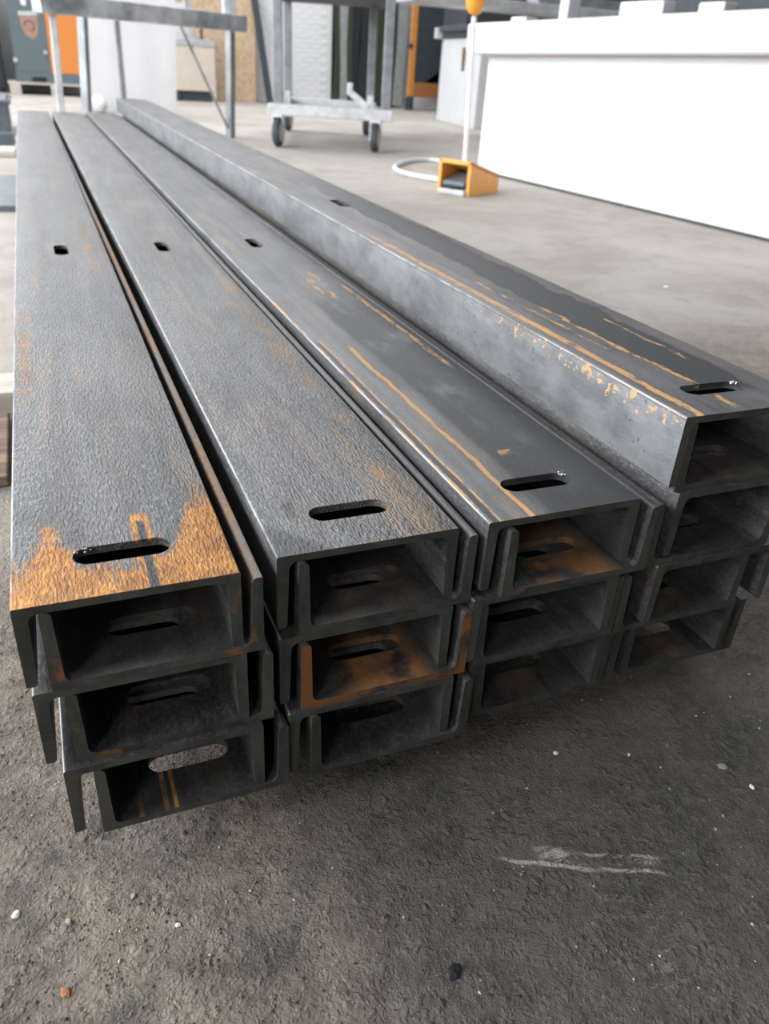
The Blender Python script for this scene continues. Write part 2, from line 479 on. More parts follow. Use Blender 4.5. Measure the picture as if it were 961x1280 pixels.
# ------------------------------------------------------------------ setting: floor
def floor_material():
    b = NB('concrete_floor')
    b.coords('Object')
    big = b.noise(0.9, 5, 0.6, dist=0.5)
    mid = b.noise(5.5, 6, 0.65, dist=0.4)
    fine = b.noise(55, 7, 0.78)
    grit = b.noise(240, 4, 0.8)
    wv = b.t.nodes.new('ShaderNodeVectorMath')
    wv.operation = 'ADD'
    wn = b.t.nodes.new('ShaderNodeTexNoise')
    wn.inputs['Scale'].default_value = 70
    wn.inputs['Detail'].default_value = 3
    wsc = b.t.nodes.new('ShaderNodeVectorMath')
    wsc.operation = 'SCALE'
    wsc.inputs['Scale'].default_value = 0.010
    b.t.links.new(b.vec, wn.inputs['Vector'])
    b.t.links.new(wn.outputs['Color'], wsc.inputs[0])
    b.t.links.new(b.vec, wv.inputs[0])
    b.t.links.new(wsc.outputs[0], wv.inputs[1])

    def cells(scale):
        vo = b.t.nodes.new('ShaderNodeTexVoronoi')
        vo.inputs['Scale'].default_value = scale
        b.t.links.new(wv.outputs[0], vo.inputs['Vector'])
        sx = b.t.nodes.new('ShaderNodeSeparateXYZ')
        b.t.links.new(vo.outputs['Color'], sx.inputs[0])
        return b.inv(b.sm(vo.outputs['Distance'], 0.05, 0.75)), sx.outputs[0]
    c1, r1 = cells(110)
    c2, r2 = cells(280)
    clean = b.mix(b.sm(b.m('ADD', b.m('MULTIPLY', big, 0.6), b.m('MULTIPLY', mid, 0.4)), 0.35, 0.65), (0.33, 0.295, 0.262), (0.45, 0.42, 0.385))
    clean = b.mix(b.mul(b.sm(mid, 0.58, 0.72), 0.5), clean, (0.22, 0.195, 0.17))
    dirt = b.mix(b.sm(mid, 0.32, 0.66), (0.150, 0.134, 0.115), (0.345, 0.280, 0.222))
    dirt = b.mix(b.mul(b.sm(b.noise(8, 4, 0.6, seed=(5, 5, 0)), 0.50, 0.66), 0.50), dirt, (0.220, 0.150, 0.108))
    dirt = b.mix(b.mul(b.sm(fine, 0.40, 0.66), 0.60), dirt, (0.36, 0.325, 0.285))
    dirt = b.mix(b.mul(b.sm(b.noise(75, 4, 0.7, seed=(1, 1, 1)), 0.52, 0.68), 0.42), dirt, (0.075, 0.074, 0.070))
    stony = b.sm(b.noise(24, 4, 0.6, seed=(4, 7, 0)), 0.40, 0.60)
    lump = b.m('ADD', b.mul(c1, b.m('ADD', 0.3, r1), stony), b.mul(c2, b.m('ADD', 0.2, r2), 0.45))
    dirt = b.mix(b.mul(b.sm(r2, 0.72, 0.98), c2, 0.55), dirt, (0.46, 0.42, 0.37))
    dirt = b.mix(b.mul(b.sm(r1, 0.30, 0.02), c1, 0.55), dirt, (0.10, 0.092, 0.082))
    dirt = b.mix(b.mul(b.sm(b.noise(16, 5, 0.65, seed=(9, 9, 0)), 0.50, 0.64), 0.45), dirt, (0.088, 0.088, 0.080))
    dirt = b.mix(b.mul(b.sm(grit, 0.60, 0.74), 0.60), dirt, (0.36, 0.34, 0.32))
    # the pile's shade, painted into the floor colour before its right-hand half
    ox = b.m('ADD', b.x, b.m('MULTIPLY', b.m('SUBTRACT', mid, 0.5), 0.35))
    pile_shade = b.mul(b.sm(ox, 0.20, 0.36), b.inv(b.sm(ox, 1.2, 1.6)), b.inv(b.sm(b.y, 0.45, 0.8)))
    dirt = b.mix(b.mul(pile_shade, 0.62), dirt, b.mix(b.sm(fine, 0.35, 0.7), (0.060, 0.064, 0.060), (0.110, 0.112, 0.105)))
    # rubbed pale scratches
    tl = b.m('ADD', b.m('MULTIPLY', b.x, 0.49), b.y)
    wob = b.m('MULTIPLY', b.m('SUBTRACT', b.noise(14, 3, 0.6), 0.5), 0.020)
    st = b.noise(60, 5, 0.75, (0.5, 1.6, 1))

    def scratch(off, half, x0, x1, lo=0.40, amp=1.0):
        q = b.inv(b.sm(b.m('ABSOLUTE', b.m('ADD', b.m('SUBTRACT', tl, off), wob)), half * 0.3, half))
        return b.mul(q, b.sm(b.x, x0, x0 + 0.02), b.inv(b.sm(b.x, x1 - 0.03, x1)), b.sm(st, lo, lo + 0.14), amp)
    scr = b.mx(scratch(0.078, 0.0042, 0.445, 0.560, 0.34), scratch(0.092, 0.0140, 0.488, 0.548, 0.44), scratch(0.100, 0.0035, 0.535, 0.640, 0.40, 0.7),
               scratch(0.080, 0.0040, 0.545, 0.630, 0.36), scratch(0.092, 0.0060, 0.570, 0.630, 0.48, 0.8))
    dirt = b.mix(b.mul(scr, 0.9), dirt, (0.64, 0.61, 0.58))
    px, py = b.m('SUBTRACT', b.x, 0.545), b.m('ADD', b.y, 0.275)
    rr = b.m('SQRT', b.m('ADD', b.m('MULTIPLY', px, px), b.m('MULTIPLY', b.m('MULTIPLY', py, py), 0.6)))
    smear = b.mul(b.inv(b.sm(rr, 0.02, 0.085)), b.sm(st, 0.52, 0.66))
    dirt = b.mix(b.mul(smear, 0.6), dirt, (0.40, 0.33, 0.27))
    near = b.inv(b.sm(b.m('ADD', b.m('ADD', b.y, b.m('MULTIPLY', b.x, -0.25)), b.m('MULTIPLY', b.m('SUBTRACT', big, 0.5), 1.2)), 0.1, 1.6))
    col = b.mix(near, clean, dirt)
    h = b.m('ADD', b.m('MULTIPLY', fine, 0.9), b.m('ADD', b.m('MULTIPLY', mid, 1.2), b.m('MULTIPLY', lump, 0.42)))
    b.bump(b.m('MULTIPLY', h, b.m('ADD', 0.15, b.m('MULTIPLY', near, 0.85))), 1.0, 0.013)
    return b.out(col, b.m('SUBTRACT', 0.85, b.m('MULTIPLY', pile_shade, 0.15)), 0.0, 0.25)


def lines(spans):
    out = []
    for a, b_, n in spans:
        out += [a + (b_ - a) * i / n for i in range(n)]
    return out + [spans[-1][1]]


xs = lines(((-12, -2, 8), (-2, -0.4, 16), (-0.4, 1.5, 190), (1.5, 3, 12), (3, 16, 10)))
ys = lines(((-8, -0.8, 6), (-0.8, -0.45, 6), (-0.45, 0.55, 110), (0.55, 3, 60), (3, 17.2, 14)))


def ground(x, y):
    f = max(0.0, min(1.0, (1.6 - y) / 1.2)) * max(0.0, min(1.0, (x + 1.2) / 0.8)) * max(0.0, min(1.0, (2.6 - x) / 1.0))
    if f <= 0:
        return 0.0
    a = noise.noise(Vector((x * 9, y * 9, 0.3))) * 0.0030
    b_ = noise.noise(Vector((x * 34, y * 34, 4.3))) * 0.0022
    c = noise.noise(Vector((x * 80, y * 80, 9.3))) * 0.0010
    return (a + b_ + c) * f - 0.003 * f


verts = [(x, y, ground(x, y)) for y in ys for x in xs]
nx = len(xs)
faces = [(j * nx + i, j * nx + i + 1, (j + 1) * nx + i + 1, (j + 1) * nx + i) for j in range(len(ys) - 1) for i in range(nx - 1)]
me = bpy.data.meshes.new('floor')
me.from_pydata(verts, [], faces)
for p in me.polygons:
    p.use_smooth = True
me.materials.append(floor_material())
fl = bpy.data.objects.new('floor', me)
C.objects.link(fl)
tag(fl, 'bare concrete workshop floor, dirty and gritty in front of the steel pile', kind='structure')

# ------------------------------------------------------------------ setting: back wall with white bricks and a dark doorway
M_PLASTER = plain('white_plaster', (0.66, 0.67, 0.68), 0.8, var=0.08, scale=3)
M_BRICK = plain('white_painted_brick', (0.72, 0.73, 0.745), 0.7, var=0.06, scale=5, bump=0.3)
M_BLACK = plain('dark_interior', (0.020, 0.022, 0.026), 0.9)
WY = 16.45
mb = MB()
mb.box(-12, WY - 0.026, 0, 5.80, WY + 0.3, 6)
mb.box(7.33, WY - 0.026, 0, 16, WY + 0.3, 6)
mb.box(5.80, WY - 0.026, 2.4, 7.33, WY + 0.3, 6)
wall = mb.build('wall_back', M_PLASTER)
tag(wall, 'white wall at the far end of the hall, partly of painted brick', kind='structure')
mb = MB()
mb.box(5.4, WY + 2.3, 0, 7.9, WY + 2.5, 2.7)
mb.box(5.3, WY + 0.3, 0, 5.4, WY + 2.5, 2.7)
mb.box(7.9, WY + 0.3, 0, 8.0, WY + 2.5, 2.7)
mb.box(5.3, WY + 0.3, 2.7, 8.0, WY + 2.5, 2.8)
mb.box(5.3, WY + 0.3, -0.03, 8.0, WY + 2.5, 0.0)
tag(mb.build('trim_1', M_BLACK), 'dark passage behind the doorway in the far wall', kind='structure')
random.seed(4)
mb = MB()
mb.box(-0.126, -0.034, 0, 0.126, 0.032, 0.074, 0.005)
brick0 = mb.build('brick', M_BRICK, wall)
first = True
for row in range(23):
    z = 0.01 + row * 0.08
    off = 0.13 if row % 2 else 0.0
    for x0, x1 in ((4.28, 5.78), (7.34, 8.55)):
        n = int((x1 - x0) / 0.26)
        for k in range(n):
            x = x0 + 0.13 + k * 0.26 + off
            if x + 0.126 > x1:
                continue
            b = brick0 if first else brick0.copy()
            if not first:
                C.objects.link(b)
            first = False
            b.location = (x, WY + random.uniform(-0.002, 0.002), z)

# strip curtain in the doorway
cur = empty('strip_curtain', (6.56, WY - 0.16, 0))
tag(cur, 'dark hanging strip curtain with a few pale strips filling the far doorway', 'curtain')
STRIP = [plain('strip_dark', (0.028, 0.032, 0.038), 0.5), plain('strip_grey', (0.30, 0.31, 0.31), 0.5), plain('strip_olive', (0.050, 0.055, 0.043), 0.5),
         plain('strip_green', (0.042, 0.052, 0.028), 0.5), plain('strip_slate', (0.05, 0.058, 0.068), 0.5)]
for a, b_, m in ((-0.76, -0.62, 2), (-0.64, -0.47, 1), (-0.48, -0.36, 2), (-0.37, -0.2, 0), (-0.22, -0.02, 0), (-0.03, 0.13, 4), (0.12, 0.28, 3), (0.26, 0.42, 0), (0.41, 0.56, 0), (0.54, 0.76, 1)):
    mb = MB()
    n = 12
    for i in range(n):
        z0, z1 = 0.05 + 2.3 * i / n, 0.05 + 2.3 * (i + 1) / n
        s0, s1 = 0.02 * math.sin(z0 * 2.3 + a * 9), 0.02 * math.sin(z1 * 2.3 + a * 9)
        y0 = 0.03 * math.sin(a * 31)
        mb.hexa([(a + s0, y0, z0), (b_ + s0, y0 + 0.01, z0), (b_ + s0, y0 + 0.016, z0), (a + s0, y0 + 0.006, z0),
                 (a + s1, y0, z1), (b_ + s1, y0 + 0.01, z1), (b_ + s1, y0 + 0.016, z1), (a + s1, y0 + 0.006, z1)])
    mb.build('curtain_strip', STRIP[m], cur)
mb = MB()
mb.box(-0.80, -0.02, 2.33, 0.80, 0.05, 2.40)
mb.build('curtain_rail', STRIP[4], cur)

# ------------------------------------------------------------------ the pile of channels
CW, CH, CL, TW = 0.200, 0.0885, 6.09, 0.0085


def channel_mesh():
    def arc(cx, cz, r, a0, a1, n):
        return [(cx + r * math.cos(math.radians(a0 + (a1 - a0) * i / n)), cz + r * math.sin(math.radians(a0 + (a1 - a0) * i / n))) for i in range(n + 1)]
    tr, tt, ro, ri, rt_ = 0.0125, 0.0105, 0.0022, 0.0085, 0.0045
    left = []
    left += arc(ro, -ro, ro, 90, 180, 3)                                   # outer top left corner
    left += arc(0.0012, -CH + 0.0012, 0.0012, 180, 270, 2)                 # outer tip
    left += arc(tt - rt_, -CH + rt_, rt_, 270, 360, 4)                     # inner tip, rounded
    left += arc(tr + ri, -TW - ri, ri, 180, 90, 5)                         # root fillet
    right = [(CW - x, z) for x, z in left[::-1]]
    poly = left + right
    mb = MB()
    mb.prism(poly, 0, CL)
    bm = mb.bm
    bmesh.ops.recalc_face_normals(bm, faces=bm.faces)
    me_ = bpy.data.meshes.new('steel_channel')
    bm.to_mesh(me_)
    bm.free()
    base = bpy.data.objects.new('tmp_base', me_)
    C.objects.link(base)
    # slots, cut by one cutter
    cb = bmesh.new()

    def slot(cx, cy, half, r, along_x):
        pts = []
        for i in range(13):
            a = math.radians(-90 + 15 * i)
            pts.append((half - r + r * math.cos(a), r * math.sin(a)))
        for i in range(13):
            a = math.radians(90 + 15 * i)
            pts.append((-(half - r) + r * math.cos(a), r * math.sin(a)))
        if not along_x:
            pts = [(-q, p) for p, q in pts]
        lo = [cb.verts.new((cx + p, cy + q, -0.03)) for p, q in pts]
        hi = [cb.verts.new((cx + p, cy + q, 0.02)) for p, q in pts]
        cb.faces.new(lo[::-1])
        cb.faces.new(hi)
        for i in range(len(pts)):
            j = (i + 1) % len(pts)
            cb.faces.new((lo[i], lo[j], hi[j], hi[i]))
    slot(0.1, 0.070, 0.0455, 0.0155, True)
    slot(0.1, 1.450, 0.055, 0.0155, False)
    slot(0.1, CL - 0.070, 0.0455, 0.0155, True)
    bmesh.ops.recalc_face_normals(cb, faces=cb.faces)
    cm = bpy.data.meshes.new('tmp_cut')
    cb.to_mesh(cm)
    cb.free()
    cut = bpy.data.objects.new('tmp_cut', cm)
    C.objects.link(cut)
    md = base.modifiers.new('b', 'BOOLEAN')
    md.object = cut
    md.operation = 'DIFFERENCE'
    md.solver = 'EXACT'
    dg = bpy.context.evaluated_depsgraph_get()
    dg.update()
    res = bpy.data.meshes.new_from_object(base.evaluated_get(dg))
    bpy.data.objects.remove(base)
    bpy.data.objects.remove(cut)
    res.name = 'steel_channel'
    res.materials.clear()
    res.materials.append(ST['plain'])
    res.materials.append(SAWN)
    for p in res.polygons:
        p.use_smooth = True
        if abs(p.normal.y) > 0.99 and (p.center.y < 0.001 or p.center.y > CL - 0.001):
            p.material_index = 1
    res.set_sharp_from_angle(angle=math.radians(40))
    return res


CHM = channel_mesh()
Z0 = 0.345
GROUP = 'steel channels in the pile'


def channel(x, y, z, up, mat, end, label, yaw=0.0):
    o = bpy.data.objects.new('steel_channel', CHM)
    C.objects.link(o)
    if up:      # turned over: web below, flanges up
        o.location = (x + CW, y, z)
        o.rotation_euler = (0, math.pi, yaw)
    else:
        o.location = (x, y, z)
        o.rotation_euler = (0, 0, yaw)
    o.material_slots[0].link = 'OBJECT'
    o.material_slots[0].material = ST[mat]
    o.material_slots[1].link = 'OBJECT'
    o.material_slots[1].material = end
    tag(o, label, 'steel channel', GROUP)
    return o


PZ = 0.097
PZE = 0.099
YC, YD, YE, YF = -0.0015, 0.0, 0.0, 0.0010
lc, uc = 'web-up steel channel', 'upturned steel channel'
ROWS = [
    # x, y, ztop (pair top), pitch, down?, material, end, label, yaw
    (0.000, 0.000, 0, 0, 'front', SAWN_S, 'steel channel with orange-rusted near end, top of the leftmost stack'),
    (0.021, -0.002, 1, 0, 'tip', SAWN_S, 'upturned channel with rust-brown flange edge under the orange-ended channel'),
    (0.003, -0.001, 1, 0, 'plain', SAWN, 'web-up channel capping the middle pair of the leftmost stack'),
    (0.030, -0.001, 2, 0, 'plain', SAWN_S, 'upturned channel of the middle pair in the leftmost stack, rusty right flange end'),
    (0.0165, -0.008, 2, 0, 'plain', SAWN, 'web-up channel of the leftmost stack bottom pair, left flange hanging free'),
    (0.0435, -0.010, 3, 0, 'stripes', SAWN, 'lowest upturned channel of the leftmost stack, floor showing through its slot'),
    (0.239, 0.014, 0, 1, 'rough', SAWN, 'coarse grey web-up channel on top of the second stack from left'),
    (0.260, 0.008, 1, 1, 'some', SAWN, 'upturned channel with brown dust inside, top pair of the second stack'),
    (0.239, 0.007, 1, 1, 'plain', SAWN, 'web-up channel above the orange-rusted end in the second stack'),
    (0.261, 0.000, 2, 1, 'floor', SAWN_R, 'upturned channel with wholly orange-rusted end in the second stack'),
    (0.246, -0.003, 2, 1, 'plain', SAWN, 'web-up channel directly under the orange-rusted end in the second stack'),
    (0.2705, -0.007, 3, 1, 'plain', SAWN, 'lowest upturned channel of the second stack, resting on the timbers'),
    (0.469, 0.004, 0, 2, 'e', SAWN, 'dark channel with thin orange lines on top of the third stack'),
    (0.494, -0.003, 1, 2, 'floor', SAWN_S, 'upturned channel with bright orange dust inside, top of the third stack'),
    (0.4615, 0.001, 1, 2, 'plain', SAWN, 'web-up channel of the middle pair in the third stack'),
    (0.4735, 0.004, 2, 2, 'plain', SAWN, 'upturned channel of the middle pair in the third stack'),
    (0.473, 0.009, 2, 2, 'plain', SAWN, 'web-up channel of the bottom pair in the third stack'),
    (0.489, 0.015, 3, 2, 'some', SAWN, 'lowest upturned channel of the third stack'),
    (0.7056, 0.005, 0, 3, 'f', SAWN, 'highest channel of the pile with orange edge line and pale left flange'),
    (0.7185, 0.008, 1, 3, 'some', SAWN, 'upturned channel nested under the highest channel of the pile'),
    (0.725, 0.004, 1, 3, 'plain', SAWN, 'web-up channel of the second pair down in the rightmost stack'),
    (0.6960, 0.002, 2, 3, 'plain', SAWN_S, 'upturned channel whose shiny left flange edge stands beside the third stack top'),
    (0.716, -0.002, 2, 3, 'plain', SAWN, 'web-up channel of the rightmost stack with right flange hanging outside'),
    (0.6755, 0.004, 3, 3, 'some', SAWN, 'upturned channel set far left in the third pair of the rightmost stack'),
    (0.692, 0.014, 3, 3, 'plain', SAWN, 'web-up channel of the bottom pair in the rightmost stack'),
    (0.722, 0.021, 4, 3, 'some', SAWN, 'lowest upturned channel of the rightmost stack'),
]
TOPS = [(0.0, PZ), (0.0, PZ), (0.0066, PZE), (0.1029, 0.0985)]
YAWS = [-0.0026, -0.0002, 0.0003, 0.0025]
chans = []
for i, (x, y, lev, st, mat, end, lab) in enumerate(ROWS):
    top, pitch = TOPS[st]
    chans.append(channel(x, y, Z0 + top - lev * pitch, i % 2 == 1, mat, end, lab, YAWS[st] if lev <= 1 and i % 2 == 0 and lev == 0 else 0.0))

# beads of slag left at the burnt slots of three top bars
M_SLAG = plain('bright_slag', (0.55, 0.60, 0.65), 0.25, 0.8)
for ci, (sx, sy, n) in ((0, (0.064, 0.079, 7)), (12, (0.141, 0.079, 9)), (18, (0.139, 0.077, 14))):
    random.seed(ci + 3)
    mb = MB()
    for _ in range(n):
        p = Vector((sx + random.gauss(0, 0.004), sy + random.gauss(0, 0.003), 0.0004))
        r = random.uniform(0.0007, 0.0018)
        bmesh.ops.create_icosphere(mb.bm, subdivisions=1, radius=r, matrix=Matrix.Translation(p) @ Matrix.Diagonal((1, 1, 0.7, 1)))
    mb.build('slag_bead', M_SLAG, chans[ci])

# ------------------------------------------------------------------ timbers under and beside the pile
def wood(name, c0, c1, stretch, scale=8):
    b = NB(name)
    b.coords('Object')
    n = b.noise(scale, 5, 0.65, stretch, 1.0)
    col = b.mix(b.sm(n, 0.3, 0.7), c0, c1)
    b.bump(n, 0.5, 0.003)
    return b.out(col, 0.8, 0, 0.2)


W_PALE = wood('pale_wood', (0.46, 0.42, 0.38), (0.62, 0.58, 0.54), (0.4, 4, 4))
W_BROWN = wood('weathered_wood', (0.095, 0.080, 0.068), (0.30, 0.215, 0.15), (0.5, 5, 5))
W_TAN = wood('chipboard', (0.40, 0.29, 0.19), (0.58, 0.45, 0.31), (2, 1, 2), 7)
for y, lab in ((1.36, 'pale timber bearer under the near half of the steel pile, its end showing at left'), (4.85, 'pale timber bearer under the far half of the steel pile')):
    mb = MB()
    mb.box(-0.45 if y < 3 else -0.02, -0.05, 0.0, 1.05, 0.09, 0.0538, 0.003)
    o = mb.build('timber_bearer', W_PALE)
    o.location = (0, y + 0.0, 0.0)
    tag(o, lab, 'timber')
mb = MB()
mb.box(-0.55, -0.17, 0, -0.0, 0.17, 0.022, 0.004)
o = mb.build('wooden_board', W_BROWN)
o.location = (-0.06, 1.10, 0.001)
tag(o, 'weathered brown board lying flat on the floor against the near timber bearer', 'board')

# things lying beyond, left of the pile
M_SLATE = plain('slate_paint', (0.10, 0.12, 0.14), 0.55, 0.3)
M_SLAB = plain('grey_plate', (0.15, 0.17, 0.19), 0.6, 0.2)
mb = MB()
mb.box(-0.9, 4.08, 0.0, -0.035, 5.25, 0.03, 0.004)
tag(mb.build('steel_plate', M_SLAB), 'flat blue-grey steel plate on the floor left of the pile', 'steel plate')
mb = MB()
mb.box(-0.9, 6.45, 0.0, -0.045, 6.75, 0.05, 0.006)
tag(mb.build('wooden_plank', W_PALE), 'pale plank on the floor left of the pile, before the dark offcuts', 'plank')
for k, (x0, y0, x1, y1, h, m, lab) in enumerate(((-0.75, 6.95, -0.055, 7.15, 0.10, M_SLATE, 'nearest dark steel offcut left of the pile'),
                                                (-0.75, 7.45, -0.05, 7.6, 0.08, M_SLAB, 'light grey steel offcut between two dark ones left of the pile'))):
    mb = MB()
    mb.box(x0, y0, 0, x1, y1, 0.012, 0.002)
    mb.box(x0, y0, 0.012, x1, y0 + 0.012, h, 0.002)
    mb.box(x0, y1 - 0.012, 0.012, x1, y1, h, 0.002)
    tag(mb.build('steel_offcut', m), lab, 'steel offcut', 'steel offcuts left of the pile')
r = empty('steel_bin', (-0.55, 8.6, 0))
tag(r, 'dark slate steel bin on the floor left of the pile, far end', 'bin')
mb = MB()
mb.box(-0.4, -0.5, 0.03, 0.47, 0.5, 0.30, 0.01)
mb.build('bin_body', M_SLATE, r)
for sx in (-0.3, 0.3):
    mb = MB()
    mb.box(sx - 0.05, -0.5, 0, sx + 0.05, 0.5, 0.032)
    mb.build('runner', M_SLAB, r)
mb = MB()
mb.tube([(-0.42, -0.51, 0.28), (0.49, -0.51, 0.28), (0.49, 0.51, 0.28), (-0.42, 0.51, 0.28)], 0.018, 8, True)
mb.build('rim', M_SLATE, r)

# ------------------------------------------------------------------ grit and pebbles on the near floor
random.seed(11)
bm = bmesh.new()
b = NB('grit')
g = b.t.nodes.new('ShaderNodeNewGeometry')
rp = b.t.nodes.new('ShaderNodeValToRGB')
rp.color_ramp.elements[0].color = (0.045, 0.042, 0.038, 1)
rp.color_ramp.elements[1].color = (0.62, 0.60, 0.57, 1)
e = rp.color_ramp.elements.new(0.80)
e.color = (0.16, 0.13, 0.105, 1)
b.t.links.new(g.outputs['Random Per Island'], rp.inputs[0])
M_GRIT = b.out(rp.outputs[0], 0.8, 0, 0.3)
gv, gf = [], []
OCT = [(1, 0, 0), (0, 1, 0), (-1, 0, 0), (0, -1, 0), (0, 0, 1), (0, 0, -1)]
OF = [(0, 1, 4), (1, 2, 4), (2, 3, 4), (3, 0, 4), (1, 0, 5), (2, 1, 5), (3, 2, 5), (0, 3, 5)]
for _ in range(16000):
    x, y = random.uniform(-0.25, 1.25), random.uniform(-0.42, 0.45)
    dens = 0.75 if x < 0.3 else 0.45
    if random.random() > dens:
        continue
    s = 0.0005 + 0.0016 * random.random() ** 3 + (0.0014 if random.random() < 0.010 else 0)
    a = random.uniform(0, 6.28)
    ca, sa_ = math.cos(a), math.sin(a)
    z = ground(x, y)
    n0 = len(gv)
    for vx, vy, vz in OCT:
        k = s * random.uniform(0.6, 1.25)
        px, py = vx * k * 1.2, vy * k
        gv.append((x + px * ca - py * sa_, y + px * sa_ + py * ca, z + s * 0.3 + vz * k * 0.6))
    gf += [tuple(n0 + i for i in f) for f in OF]
me = bpy.data.meshes.new('floor_grit')
me.from_pydata(gv, [], gf)
me.materials.append(M_GRIT)
o = bpy.data.objects.new('floor_grit', me)
C.objects.link(o)
tag(o, 'loose grit scattered over the dirty floor before the pile', 'grit', kind='stuff')


def pebble(x, y, r, mat, label, seed, flat=0.55, name='pebble', cat='pebble'):
    bm_ = bmesh.new()
    bmesh.ops.create_icosphere(bm_, subdivisions=2, radius=r)
    for v_ in bm_.verts:
        k = 1 + 0.30 * noise.noise(v_.co / r * 1.3 + Vector((seed, 0, 0)))
        v_.co = Vector((v_.co.x * k * 1.15, v_.co.y * k * 0.9, v_.co.z * k * flat))
    me_ = bpy.data.meshes.new(name)
    bm_.to_mesh(me_)
    bm_.free()
    me_.materials.append(mat)
    o_ = bpy.data.objects.new(name, me_)
    C.objects.link(o_)
    o_.location = (x, y, ground(x, y) + r * flat * 0.55)
    o_.rotation_euler = (0, 0, seed)
    tag(o_, label, cat)


P_W = plain('white_chip', (0.75, 0.76, 0.78), 0.5)
P_T = plain('tan_stone', (0.34, 0.29, 0.22), 0.8)
P_O = plain('orange_flake', (0.33, 0.15, 0.06), 0.8)
P_K = plain('black_lump', (0.020, 0.023, 0.030), 0.6, bump=0.4)
pebble(-0.0505, -0.033, 0.0042, P_W, 'white chip at the left edge of the near floor', 1, 0.4)
pebble(-0.001, -0.060, 0.0036, P_T, 'small tan stone right of the white chip at lower left', 2)
pebble(0.101, -0.101, 0.0026, P_W, 'white pebble on the floor below the leftmost stack', 3)
pebble(0.063, -0.052, 0.0032, P_T, 'tan stone on the floor just below the lowest left channel', 4)
pebble(-0.008, -0.131, 0.0050, P_O, 'orange rust flake on the floor at lower left', 5, 0.25, 'rust_flake', 'flake')
pebble(0.600, -0.028, 0.0032, P_W, 'white pebble on the dark floor below the third stack', 6)
pebble(0.693, -0.061, 0.0022, P_W, 'small white pebble on the dark floor below the rightmost stack', 7)
pebble(0.810, -0.159, 0.0034, P_W, 'white pebble at the right edge of the near floor', 8)
pebble(0.798, -0.120, 0.0062, P_T, 'pale flat stone near the right edge of the floor', 9, 0.25)
pebble(2.544, 2.116, 0.012, P_W, 'white chip on the clean floor right of the pile', 12, 0.3)
pebble(0.345, -0.240, 0.0075, P_K, 'black lump on the floor at bottom centre', 10, 0.35, 'black_lump', 'lump')

# ------------------------------------------------------------------ white machine at right
M_WHITE = plain('white_powder_coat', (0.72, 0.715, 0.735), 0.45, var=0.015, scale=2)
M_DARK = plain('dark_machine_bed', (0.045, 0.055, 0.065), 0.5)
M_STEELG = plain('grey_steel', (0.30, 0.315, 0.335), 0.45, 0.4, var=0.25, scale=4)
M_STEELL = plain('light_grey_steel', (0.55, 0.57, 0.59), 0.45, 0.3, var=0.2, scale=4)
mach = empty('white_machine', (3.66, 6.0, 0), math.atan2(0.308, 3.058))
tag(mach, 'large white machine table with a smooth side panel and overhanging top rim', 'machine')
# local: -y runs towards the camera along the panel, -x faces the pile
mb = MB()
mb.box(0, -6.5, 0.018, 1.7, 0, 1.0, 0.006)
mb.build('side_panel', M_WHITE, mach)
mb = MB()
mb.box(0.05, -6.45, 0, 1.6, -0.05, 0.02)
mb.build('plinth', M_DARK, mach)
mb = MB()


def lipz(y):
    return 0.89 + 0.05 * (-y), 1.098 + 0.015 * (-y)


(a0, a1), (b0, b1) = lipz(0.06), lipz(-6.5)
mb.hexa([(-0.2, -6.5, 1.0), (0.02, -6.5, 1.0), (0.02, 0.06, a0), (-0.2, 0.06, a0), (-0.2, -6.5, b1), (0.02, -6.5, b1), (0.02, 0.06, a1), (-0.2, 0.06, a1)], 0.02)
mb.build('top_rim', M_WHITE, mach)
mb = MB()
mb.box(0.02, -6.5, 0.99, 1.7, 0.0, 1.06)
mb.build('machine_bed', M_DARK, mach)
mb = MB()
mb.box(1.50, -6.5, 1.06, 1.7, 0.0, 1.5, 0.01)
mb.build('rear_guard', M_DARK, mach)
for y, wd, h in ((-1.55, 0.20, 0.12), (-2.15, 0.10, 0.10), (-0.75, 0.05, 0.16), (-0.2, 0.10, 0.05)):
    mb = MB()
    mb.box(0.1, y - wd, 1.06, 0.22, y + wd, 1.11 + h, 0.012)
    mb.build('clamp_block', M_WHITE, mach)
o = MB()
o.hexa([(-0.012, -0.012, -0.17), (0.012, -0.012, -0.17), (0.012, 0.008, -0.17), (-0.012, 0.008, -0.17), (-0.018, -0.012, 0.0), (0.012, -0.012, 0.0), (0.012, 0.008, 0.0), (-0.018, 0.008, 0.0)], 0.004)
br = o.build('leather_strap', plain('brown_leather', (0.20, 0.115, 0.065), 0.7))
br.location = (3.47, 6.085, 0.93)
tag(br, 'brown strap hanging under the far corner of the white machine rim', 'strap')

# grey gantry shelf seen above the white machine
gs = empty('gantry_shelf', (5.2, 9.5, 0))
tag(gs, 'grey steel gantry shelf behind the far end of the white machine', 'shelf')
mb = MB()
mb.box(-0.85, -0.25, 1.43, 2.6, 0.45, 1.53, 0.01)
mb.build('shelf_top', M_STEELL, gs)
mb = MB()
mb.box(1.0, 0.05, 1.50, 2.6, 0.35, 1.66, 0.01)
mb.build('shelf_rail', M_STEELG, gs)
for x in (0.9, 2.4):
    mb = MB()
    mb.box(x - 0.04, 0.0, 0, x + 0.04, 0.08, 1.41)
    mb.build('leg', M_STEELG, gs)
dk = empty('tool_cabinet', (8.35, 14.3, 0))
tag(dk, 'dark blue-grey cabinet standing behind the white machine and gantry shelf', 'cabinet')
mb = MB()
mb.box(-0.9, -0.3, 0.05, 3.2, 0.6, 2.2, 0.02)
mb.build('cabinet_body', plain('dark_blue_grey', (0.05, 0.06, 0.072), 0.5), dk)
